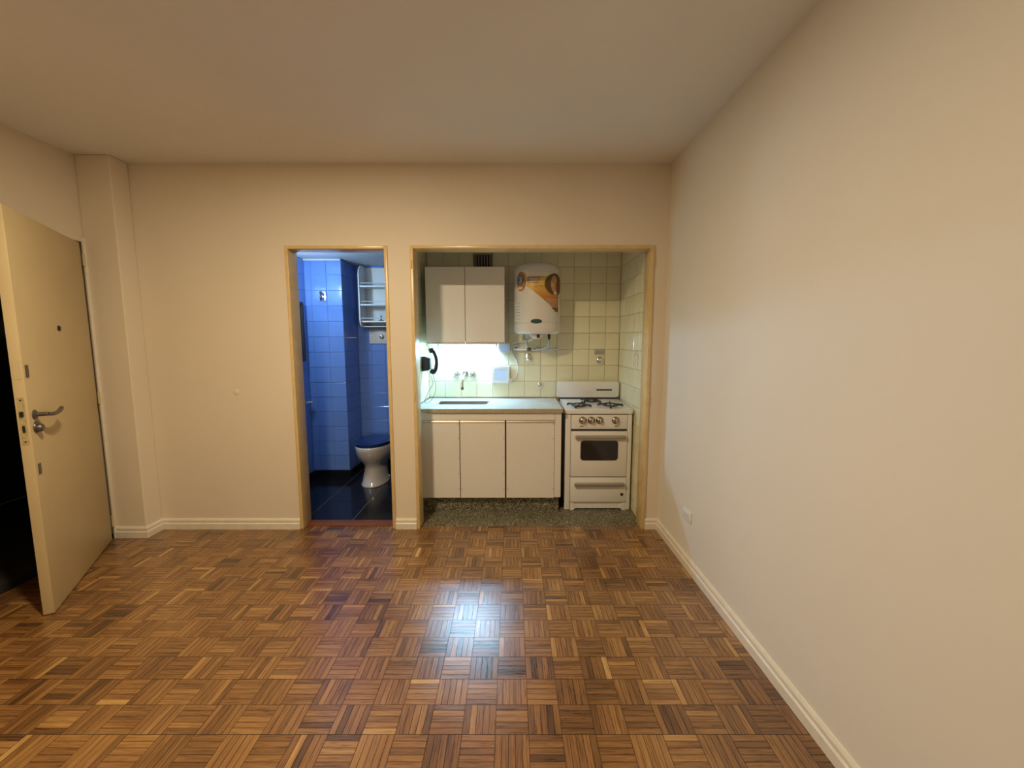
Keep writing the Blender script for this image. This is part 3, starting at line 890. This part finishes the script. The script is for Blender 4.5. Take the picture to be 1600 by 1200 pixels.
# rows of small unreadable print
for (xa, xb, z, h_, mm) in ((825, 841, 1.901, 0.007, 'stk_cream'), (825, 841, 1.888, 0.006, 'stk_cream'),
                            (824.5, 840, 1.868, 0.010, 'stk_orange'), (851, 871, 1.737, 0.004, 'stk_cream'), (853, 871, 1.722, 0.004, 'stk_cream'),
                            (855, 871, 1.707, 0.004, 'stk_cream'), (858, 871, 1.692, 0.004, 'stk_cream'), (860, 871, 1.677, 0.004, 'stk_cream'),
                            (862, 871.5, 1.660, 0.009, 'stk_brown'), (865, 871.5, 1.643, 0.007, 'stk_brown')):
    sticker('print_line', [(S(xa), z-h_/2), (S(xb), z-h_/2), (S(xb), z+h_/2), (S(xa), z+h_/2)], mm, ad, 0.0026, 0.0003)
drum_text('lettering', 'ELECTRICO', 0.023, S(842), 1.836, 'stk_red', ad, 0.0027, 0.85)
ov = sticker('picture_oval', ellipse(S(866), 1.858, S(877.2)-S(868), 0.088), 'stk_brown', wh, 0.0022, 0.0006)
ov['label'] = 'brown oval picture on the sticker'
sticker('picture_patch', ellipse(S(864.5), 1.862, 0.036, 0.066), 'stk_skin', ov, 0.003, 0.0004)
sticker('picture_patch', ellipse(S(868.5), 1.838, 0.016, 0.034), 'stk_red', ov, 0.0036, 0.0003)
sticker('picture_patch', ellipse(S(866.5), 1.790, 0.022, 0.018), 'stk_cream', ov, 0.0030, 0.0003)
bd = sticker('guarantee_badge', ellipse(S(813.5), 1.882, 0.053, 0.080), 'stk_orange', wh, 0.0016, 0.0006)
bd['label'] = 'orange oval badge with a white figure three'
sticker('badge_disc', ellipse(S(812.5), 1.893, 0.040, 0.046), 'stk_blue', bd, 0.0024, 0.0004)
sticker('badge_band', ellipse(S(812.5), 1.829, 0.028, 0.010), 'stk_cream', bd, 0.0024, 0.0004)
drum_text('figure', '3', 0.070, S(812.8), 1.893, 'stk_cream', bd, 0.0031, 1.2)
lg = sticker('maker_logo', ellipse(S(837), 1.556, 0.047, 0.019), 'logo_teal', wh, 0.0016, 0.001)
lg['label'] = 'dark teal oval maker logo'
ns = sticker('rating_label', [(S(804.5), 1.715), (S(815), 1.715), (S(815), 1.562), (S(804.5), 1.562)], 'white_plastic', wh, 0.0012, 0.0005)
for z in (1.705, 1.680, 1.655, 1.630, 1.605, 1.578):
    sticker('print_line', [(S(806), z-0.004), (S(813), z-0.004), (S(813), z+0.004), (S(806), z+0.004)], 'faint_print', ns, 0.0018, 0.0003)
# connections under the heater
for x, nm in ((0.125, 'inlet'), (0.325, 'outlet')):
    obj('pipe_nipple', tube(bmesh.new(), [(x, 3.60, 1.456), (x, 3.60, 1.412)], 0.012, 12), 'chrome' if x < 0.2 else 'black_iron', wh, smooth=True)
# exposed pipe run below the heater
pp = thing('water_pipe', (0.15, 3.74, 1.3), 'pale horizontal water pipe on the tiles under the heater', 'pipe')
obj('pipe', tube(bmesh.new(), [(0.022, 3.742, 1.318), (0.420, 3.742, 1.318)], 0.010, 12), 'white_plastic', pp, smooth=True)
obj('elbow', tube(bmesh.new(), smooth_path([(0.022, 3.742, 1.318), (0.018, 3.755, 1.332), (0.050, 3.765, 1.352), (0.075, 3.77, 1.352)], 5), 0.009, 10), 'white_plastic', pp, smooth=True)
obj('tee', lathe(bmesh.new(), [(0, 0.010), (0.004, 0.017), (0.034, 0.017), (0.038, 0.010)], (0.137, 3.742, 1.318), (1, 0, 0), 14), 'grey_metal', pp, smooth=True)
obj('union', lathe(bmesh.new(), [(0, 0.010), (0.003, 0.014), (0.024, 0.014), (0.027, 0.010)], (0.196, 3.742, 1.318), (1, 0, 0), 14), 'chrome', pp, smooth=True)
tag(obj('braided_hose', tube(bmesh.new(), smooth_path([(0.125, 3.60, 1.410), (0.130, 3.62, 1.38), (0.148, 3.68, 1.345), (0.155, 3.728, 1.335)], 6), 0.008, 10), 'hose', None, smooth=True), 'short grey braided hose at the left of the heater underside', 'hose')
tag(obj('braided_hose', tube(bmesh.new(), smooth_path([(0.325, 3.60, 1.410), (0.326, 3.62, 1.375), (0.312, 3.67, 1.340), (0.270, 3.71, 1.328), (0.222, 3.731, 1.337)], 6), 0.008, 10), 'hose', None, smooth=True), 'curved grey braided hose at the right of the heater underside', 'hose')
for x in (0.035, 0.40):
    obj('pipe_clip', B(x-0.008, x+0.008, 3.745, KY-0.0005, 1.304, 1.332, bev=0.003, seg=2), 'grey_metal', pp, smooth=True)

sv = thing('stop_valve', (0.154, 3.77, 1.22), 'round chrome stop valve below the heater pipe', 'valve')
obj('rose', lathe(bmesh.new(), [(0, 0.034), (0.005, 0.033), (0.012, 0.018)], (0.154, KY-0.0005, 1.246), (0, -1, 0), 20), 'chrome', sv, smooth=True)
obj('knob', lathe(bmesh.new(), [(0.010, 0.013), (0.025, 0.014), (0.028, 0.024), (0.050, 0.024), (0.056, 0.018), (0.057, 0.004)], (0.154, KY, 1.246), (0, -1, 0), 20), 'chrome', sv, smooth=True)
gv = thing('gas_valve', (0.816, 3.77, 1.19), 'round chrome gas valve on the tiles above the stove', 'valve')
obj('rose', lathe(bmesh.new(), [(0, 0.036), (0.005, 0.035), (0.014, 0.022)], (0.816, KY-0.0005, 1.214), (0, -1, 0), 20), 'chrome', gv, smooth=True)
obj('knob', lathe(bmesh.new(), [(0.012, 0.012), (0.03, 0.013), (0.032, 0.020), (0.046, 0.019), (0.05, 0.012)], (0.818, KY, 1.214), (0, -1, 0), 18), 'chrome', gv, smooth=True)
obj('lever', B(0.780, 0.818, KY-0.048, KY-0.038, 1.209, 1.219, bev=0.003, seg=2), 'chrome', gv, smooth=True)
np_ = thing('notice_plate', (0.809, 3.775, 1.269), 'small grey metal notice plate above the gas valve', 'sign')
obj('plate', B(0.761, 0.857, KY-0.004, KY-0.0005, 1.269, 1.316, bev=0.001), 'steel', np_)
for z in (1.302, 1.291, 1.281):
    obj('print_line', B(0.770, 0.848, KY-0.0046, KY-0.004, z-0.0025, z+0.0025), 'grey_print', np_)
ck = thing('angle_tap', (0.256, 3.76, 0.97), 'tiny chrome cross-handled tap low on the tiles left of the stove', 'tap')
obj('rose', lathe(bmesh.new(), [(0, 0.018), (0.004, 0.017), (0.010, 0.009), (0.03, 0.008)], (0.256, KY-0.0005, 0.990), (0, -1, 0), 16), 'chrome', ck, smooth=True)
for a in (0.35, 0.35+PI/2):
    e = Vector((math.cos(a), 0, math.sin(a)))*0.024
    c = Vector((0.256, KY-0.034, 0.990))
    obj('cross_handle', tube(bmesh.new(), [c-e, c, c+e], [0.005, 0.006, 0.005], 8), 'chrome', ck, smooth=True)
obj('outlet', tube(bmesh.new(), [(0.258, KY-0.02, 0.985), (0.272, KY-0.04, 0.968)], [0.006, 0.005], 8), 'chrome', ck, smooth=True)

# vent grille high on the back wall
vg = thing('vent_grille', (-0.262, 3.77, 2.0), 'dark slatted vent grille above the wall cabinet', 'vent')
obj('back', B(-0.345, -0.179, KY-0.003, KY-0.0006, 2.010, 2.172), 'vent_dark', vg)
bm = bmesh.new()
for a in ((-0.352, -0.338, 2.00, 2.18), (-0.186, -0.172, 2.00, 2.18), (-0.338, -0.186, 2.00, 2.016), (-0.338, -0.186, 2.164, 2.18)):
    box(bm, a[0], a[1], KY-0.014, KY-0.0005, a[2], a[3])
bmesh.ops.remove_doubles(bm, verts=bm.verts, dist=1e-5)
obj('grille_frame', bm, 'vent_grey', vg)
for k in range(6):
    x = -0.325 + k*0.0255
    obj('slat', B(x-0.0045, x+0.0045, KY-0.012, KY-0.003, 2.016, 2.164), 'vent_grey', vg)

# switch plate on the right kitchen wall
sw = thing('switch_plate', (0.985, 3.25, 1.21), 'pale switch plate on the yellow tiles right of the stove', 'switch')
obj('plate', B(KX1-0.007, KX1-0.0003, 3.20, 3.29, 1.205, 1.29, bev=0.003, seg=2), 'yellow_tile', sw, smooth=True)
obj('rocker', B(KX1-0.011, KX1-0.007, 3.23, 3.26, 1.225, 1.27, bev=0.002), 'white_plastic', sw)

# ------------------------------------------------------------------ stove
st = thing('gas_stove', (0.70, 3.48, 0), 'old white enamel gas stove with oven and four knobs', 'stove')
SL, SR, SF, SBK = 0.433, 0.973, 3.25, 3.735
obj('body', B(SL+0.004, SR-0.004, SF+0.03, SBK, 0.05, 0.812), 'enamel', st)
for xa, xb in ((SL, 0.479), (0.939, SR+0.003)):
    obj('side_post', B(xa, xb, SF-0.002, SF+0.05, 0.0, 0.808, bev=0.010, seg=3), 'enamel', st, smooth=True)
for xa in (SL+0.01, SR-0.05):
    obj('rear_leg', B(xa, xa+0.04, SBK-0.05, SBK-0.01, 0.0, 0.05), 'black_iron', st)
bm = prism(bmesh.new(), rrect(SL-0.005, SR+0.008, SF-0.012, SBK, 0.018), 'z', 0.812, 0.846, bev=0.006)
obj('cooktop', bm, 'enamel', st, smooth=True)
obj('gap_shade_plate', B(0.4795, 0.9385, SF+0.024, SF+0.0299, 0.072, 0.806), 'black_iron', st)  # added black plate, darkens the gaps between panel, oven door and drawer
def hob_z(y): return 0.8465 + (y-SF)*0.045
bm = prism(bmesh.new(), [(SF+0.012, 0.8455), (SBK-0.036, 0.8455), (SBK-0.036, hob_z(SBK-0.036)), (SF+0.05, hob_z(SF+0.05)), (SF+0.03, 0.8475)], 'x', SL+0.006, SR-0.004, bev=0.001)
obj('hob_plate', bm, 'enamel', st, smooth=True)
obj('gap_dark_strip', B(SL-0.001, SR-0.004, 3.700, SBK, 0.8465, 0.883), 'black_iron', st)['label'] = 'black gap strip under the back panel'  # black strip stands in for the dark gap below the panel
bm = prism(bmesh.new(), rrect(0.412, 0.976, 0.882, 1.026, 0.018), 'y', 3.694, SBK+0.01, bev=0.006)
bp_ = obj('back_panel', bm, 'enamel', st, smooth=True)
for k in range(6):
    x = 0.771 + 0.0237*k
    obj('badge_letter', B(x+0.001, x+0.0205, 3.690, 3.6945, 0.943, 0.957, bev=0.001), 'black_plastic', bp_)
obj('badge_bar', B(0.771, 0.912, 3.692, 3.6945, 0.946, 0.954), 'grey_print', bp_)
cp = obj('control_panel', B(0.481, 0.937, SF, SF+0.03, 0.684, 0.804, bev=0.004, seg=2), 'enamel', st, smooth=True)
for x in (0.573, 0.642, 0.709, 0.839):
    bm = lathe(bmesh.new(), [(0, 0.031), (0.004, 0.031), (0.008, 0.027), (0.010, 0.024), (0.026, 0.021), (0.030, 0.016), (0.030, 0.003)], (x, SF, 0.757), (0, -1, 0), 24)
    kn = obj('knob', bm, 'knob_metal', cp, smooth=True)
    obj('grip', B(x-0.005, x+0.005, SF-0.040, SF-0.028, 0.757-0.020, 0.757+0.020, bev=0.003, seg=2), 'chrome', kn, smooth=True)
obj('vent_strip', B(0.529, 0.883, SF-0.003, SF+0.001, 0.699, 0.719, bev=0.002), 'enamel', cp)
for x in (0.565, 0.845):
    obj('vent_slot', B(x-0.014, x+0.014, SF-0.0038, SF-0.003, 0.705, 0.713), 'stk_brown', cp)
od = obj('oven_door', B(0.480, 0.938, SF-0.008, SF+0.03, 0.288, 0.666, bev=0.006, seg=2), 'enamel', st, smooth=True)
obj('window_frame', prism(bmesh.new(), rrect(0.557, 0.864, 0.425, 0.593, 0.026), 'y', SF-0.0095, SF-0.007, bev=0.0008), 'grey_metal', od, smooth=True)
obj('window', prism(bmesh.new(), rrect(0.563, 0.858, 0.431, 0.587, 0.022), 'y', SF-0.0115, SF-0.0094), 'oven_glass', od)
def bar_handle(parent, x0, x1, z, yf):
    bm = prism(bmesh.new(), [(yf, z-0.012), (yf-0.026, z-0.016), (yf-0.030, z-0.010), (yf-0.030, z+0.006), (yf-0.024, z+0.012), (yf, z+0.012)], 'x', x0+0.012, x1-0.012, bev=0.002)
    h = obj('handle', bm, 'handle_grey', parent, smooth=True)
    for xa in (x0, x1-0.012):
        obj('handle_end', B(xa, xa+0.0125, yf-0.031, yf, z-0.016, z+0.013, bev=0.003, seg=2), 'steel', h, smooth=True)
    obj('handle_trim', B(x0+0.012, x1-0.012, yf-0.032, yf-0.0295, z+0.000, z+0.007), 'steel', h)
bar_handle(od, 0.512, 0.918, 0.624, SF-0.008)
dr = obj('drawer', B(0.480, 0.940, SF-0.008, SF+0.03, 0.072, 0.280, bev=0.006, seg=2), 'enamel', st, smooth=True)
bar_handle(dr, 0.512, 0.920, 0.228, SF-0.008)
obj('lock_hole', lathe(bmesh.new(), [(0, 0.013), (0.003, 0.012), (0.004, 0.006)], (0.905, SF-0.008, 0.138), (0, -1, 0), 14), 'black_iron', dr, smooth=True)
obj('apron', B(0.500, 0.925, SF+0.012, SF+0.03, 0.012, 0.068), 'enamel', st)
for xa, xb, s in ((0.481, 0.505, 1), (0.938, 0.914, -1)):
    obj('foot', prism(bmesh.new(), [(xa, 0.0), (xb, 0.0), (xb+s*0.022, 0.02), (xb+s*0.002, 0.066), (xa, 0.066)], 'y', SF, SF+0.02), 'enamel', st)
for (bx, by, a0) in ((0.560, 3.365, 0.35), (0.695, 3.560, 0.0), (0.822, 3.372, 0.6)):
    zb_ = hob_z(by)
    bu = obj('burner', lathe(bmesh.new(), [(-0.001, 0.042), (0.004, 0.042), (0.006, 0.032), (0.011, 0.032), (0.014, 0.024), (0.015, 0.004)], (bx, by, zb_), (0, 0, 1), 20), 'steel', st, smooth=True)
    bm = bmesh.new()
    for k in range(4):
        a = a0 + PI/4 + PI*k/2
        e = Vector((math.cos(a), math.sin(a), 0)); c = Vector((bx, by, 0))
        def zz(d, h): return Vector((0, 0, hob_z(by+e.y*d)+h))
        tube(bm, [c+e*0.026+zz(0.026, 0.018), c+e*0.060+zz(0.060, 0.019), c+e*0.094+zz(0.094, 0.017), c+e*0.102+zz(0.102, 0.006)], [0.005, 0.007, 0.009, 0.009], 8)
    pts = [(bx+0.062*math.cos(2*PI*k/24), by+0.062*math.sin(2*PI*k/24), hob_z(by+0.062*math.sin(2*PI*k/24))+0.015) for k in range(25)]
    tube(bm, pts, 0.0055, 8)
    tube(bm, [(bx, by, zb_+0.010), (bx, by, zb_+0.030)], [0.008, 0.004], 8)
    obj('grate', bm, 'black_iron', bu, smooth=True)

# ------------------------------------------------------------------ outlet on the right wall
ol = thing('wall_outlet', (RX, 2.42, 0.29), 'white rectangular wall outlet above the right baseboard', 'outlet')
obj('plate', B(RX-0.009, RX-0.0003, 2.362, 2.480, 0.292, 0.362, bev=0.003, seg=2), 'white_plastic', ol, smooth=True)
ins = obj('insert', B(RX-0.012, RX-0.009, 2.385, 2.457, 0.303, 0.351, bev=0.0015), 'white_plastic', ol)
for (y, z) in ((2.437, 0.334), (2.437, 0.320), (2.408, 0.334), (2.408, 0.320)):
    obj('slot', B(RX-0.0126, RX-0.0119, y-0.004, y+0.004, z-0.0015, z+0.0015), 'black_plastic', ins)

# ------------------------------------------------------------------ bathroom things
to = thing('toilet', (-1.36, 4.0, 0), 'white ceramic toilet with closed dark blue lid', 'toilet')
TX = -1.362
def egg(yf, yb, hw, z, n=36, front=0.55):
    """horizontal egg-shaped section, rounder at the front (small y)"""
    cy = yf + (yb-yf)*front
    out = []
    for k in range(n):
        t = 2*PI*k/n
        x = hw*math.copysign(abs(math.sin(t))**0.9, math.sin(t))
        y = cy - (cy-yf)*math.cos(t) if math.cos(t) > 0 else cy - (yb-cy)*math.cos(t)
        out.append(Vector((TX+x, y, z)))
    return out
secs = [(0.0, 3.750, 4.14, 0.128), (0.012, 3.752, 4.14, 0.126), (0.022, 3.764, 4.13, 0.116), (0.09, 3.786, 4.13, 0.108), (0.155, 3.806, 4.15, 0.099), (0.195, 3.800, 4.18, 0.104),
        (0.235, 3.768, 4.24, 0.136), (0.28, 3.730, 4.31, 0.166), (0.325, 3.708, 4.35, 0.181), (0.360, 3.700, 4.37, 0.186), (0.385, 3.697, 4.37, 0.188), (0.396, 3.702, 4.368, 0.183)]
obj('bowl', loft(bmesh.new(), [egg(a, b, h_, z) for z, a, b, h_ in secs]), 'ceramic', to, smooth='all')
obj('seat', loft(bmesh.new(), [egg(a, b, h_, z, front=0.6) for z, a, b, h_ in ((0.3965, 3.716, 4.15, 0.170), (0.400, 3.710, 4.155, 0.176), (0.410, 3.710, 4.155, 0.176), (0.413, 3.714, 4.15, 0.172))]), 'blue_lid', to, smooth=True)
obj('lid', loft(bmesh.new(), [egg(a, b, h_, z, front=0.6) for z, a, b, h_ in ((0.4135, 3.714, 4.16, 0.172), (0.417, 3.708, 4.165, 0.178), (0.427, 3.708, 4.165, 0.178), (0.434, 3.722, 4.155, 0.166), (0.437, 3.77, 4.12, 0.12))]), 'blue_lid', to, smooth=True)
for x in (TX-0.07, TX+0.07):
    obj('lid_hinge', tube(bmesh.new(), [(x-0.02, 4.18, 0.418), (x+0.02, 4.18, 0.418)], 0.012, 10), 'blue_lid', to, smooth=True)
obj('fixing_bolt', lathe(bmesh.new(), [(0, 0.010), (0.012, 0.010), (0.018, 0.005)], (TX+0.112, 4.03, 0.022), (0, 0, 1), 12), 'chrome', to, smooth=True)

fl = thing('flush_plate', (-1.42, 4.39, 1.362), 'white square flush plate with round chrome button over the toilet', 'flush plate')
obj('plate', B(-1.525, -1.30, BYD-0.012, BYD-0.0005, 1.362, 1.526, bev=0.003, seg=2), 'ceramic', fl, smooth=True)
obj('button', lathe(bmesh.new(), [(0, 0.022), (0.008, 0.022), (0.012, 0.017), (0.022, 0.016), (0.024, 0.004)], (-1.392, BYD-0.012, 1.437), (0, -1, 0), 18), 'chrome', fl, smooth=True)

sh = thing('bathroom_shelf', (-1.28, 4.35, 1.53), 'white bathroom shelf unit with three railed shelves above toilet', 'shelf')
def side_outline():
    y0, y1, z0, z1 = 4.200, BYD-0.001, 1.532, 2.160
    pts = [(y1, z0), (y1, z1)]
    for k in range(9):
        t = PI/2*k/8
        pts.append((y0+0.10-0.10*math.sin(t), z1-0.10+0.10*math.cos(t)))
    for k in range(9):
        t = PI/2*k/8
        pts.append((y0+0.06-0.06*math.cos(t), z0+0.09-0.09*math.sin(t)))
    return pts
obj('side_panel', prism(bmesh.new(), side_outline(), 'x', -1.556, -1.544, bev=0.002), 'white_plastic', sh, smooth=True)
obj('side_panel', prism(bmesh.new(), side_outline(), 'x', -1.016, -1.004, bev=0.002), 'white_plastic', sh, smooth=True)
obj('back_panel', B(-1.544, -1.016, BYD-0.010, BYD-0.001, 1.56, 2.155), 'white_plastic', sh)
for z in (1.943, 1.758, 1.590):
    s_ = obj('shelf_board', B(-1.544, -1.016, 4.208 if z > 1.6 else 4.225, BYD-0.010, z-0.008, z+0.008, bev=0.002), 'white_plastic', sh)
    obj('rail', tube(bmesh.new(), [(-1.544, 4.222, z+0.034), (-1.016, 4.222, z+0.034)], 0.004, 8), 'white_plastic', s_, smooth=True)
obj('bottom_board', B(-1.544, -1.016, 4.27, BYD-0.010, 1.536, 1.546), 'white_plastic', sh)
cp_ = thing('cup_stand', (-1.36, 4.29, 1.598), 'small dark pointed stand on the lowest bathroom shelf', 'stand')
obj('foot', lathe(bmesh.new(), [(0, 0.034), (0.004, 0.033), (0.012, 0.012), (0.016, 0.007)], (-1.36, 4.29, 1.5985), (0, 0, 1), 16), 'grey_metal', cp_, smooth=True)
obj('stem', tube(bmesh.new(), [(-1.36, 4.29, 1.612), (-1.36, 4.29, 1.650), (-1.36, 4.29, 1.656)], [0.005, 0.006, 0.003], 8), 'grey_metal', cp_, smooth=True)

hk = thing('towel_hook', (-1.835, 4.02, 1.77), 'chrome double robe hook on the bright blue tiles', 'hook')
obj('back_plate', prism(bmesh.new(), rrect(-1.866, -1.806, 1.776, 1.868, 0.012), 'y', BYF-0.008, BYF-0.0005, bev=0.002), 'chrome', hk, smooth=True)
for z in (1.852, 1.800):
    obj('prong', tube(bmesh.new(), smooth_path([(-1.836, BYF-0.006, z), (-1.836, BYF-0.03, z-0.010), (-1.836, BYF-0.048, z+0.004), (-1.836, BYF-0.052, z+0.018)], 4), 0.012, 12), 'chrome', hk, smooth=True)
mr_ = thing('bathroom_mirror', (BX0, 3.5, 1.2), 'dark edge of a mirror on the left bathroom wall', 'mirror')
obj('backing', B(BX0+0.0005, BX0+0.012, 3.23, 3.925, 1.21, 1.75), 'dark_hall', mr_)
obj('glass', B(BX0+0.012, BX0+0.016, 3.25, 3.905, 1.23, 1.73), 'mirror', mr_)
for a_ in ((3.22, 3.25, 1.20, 1.76), (3.905, 3.935, 1.20, 1.76), (3.25, 3.905, 1.20, 1.23), (3.25, 3.905, 1.73, 1.76)):
    obj('frame_bar', B(BX0+0.012, BX0+0.026, *a_, bev=0.002), 'dark_hall', mr_)
sd = thing('soap_dish', (BX0, 3.94, 0.77), 'small white soap dish low on the left bathroom wall', 'soap dish')
obj('dish', lathe(bmesh.new(), [(0, 0.012), (0.004, 0.022), (0.014, 0.026), (0.016, 0.022), (0.008, 0.018), (0.006, 0.004)], (BX0+0.030, 3.955, 0.785), (0, 0, 1), 18), 'ceramic', sd, smooth=True)
obj('bracket', B(BX0+0.0005, BX0+0.012, 3.940, 3.970, 0.780, 0.800, bev=0.002), 'ceramic', sd)
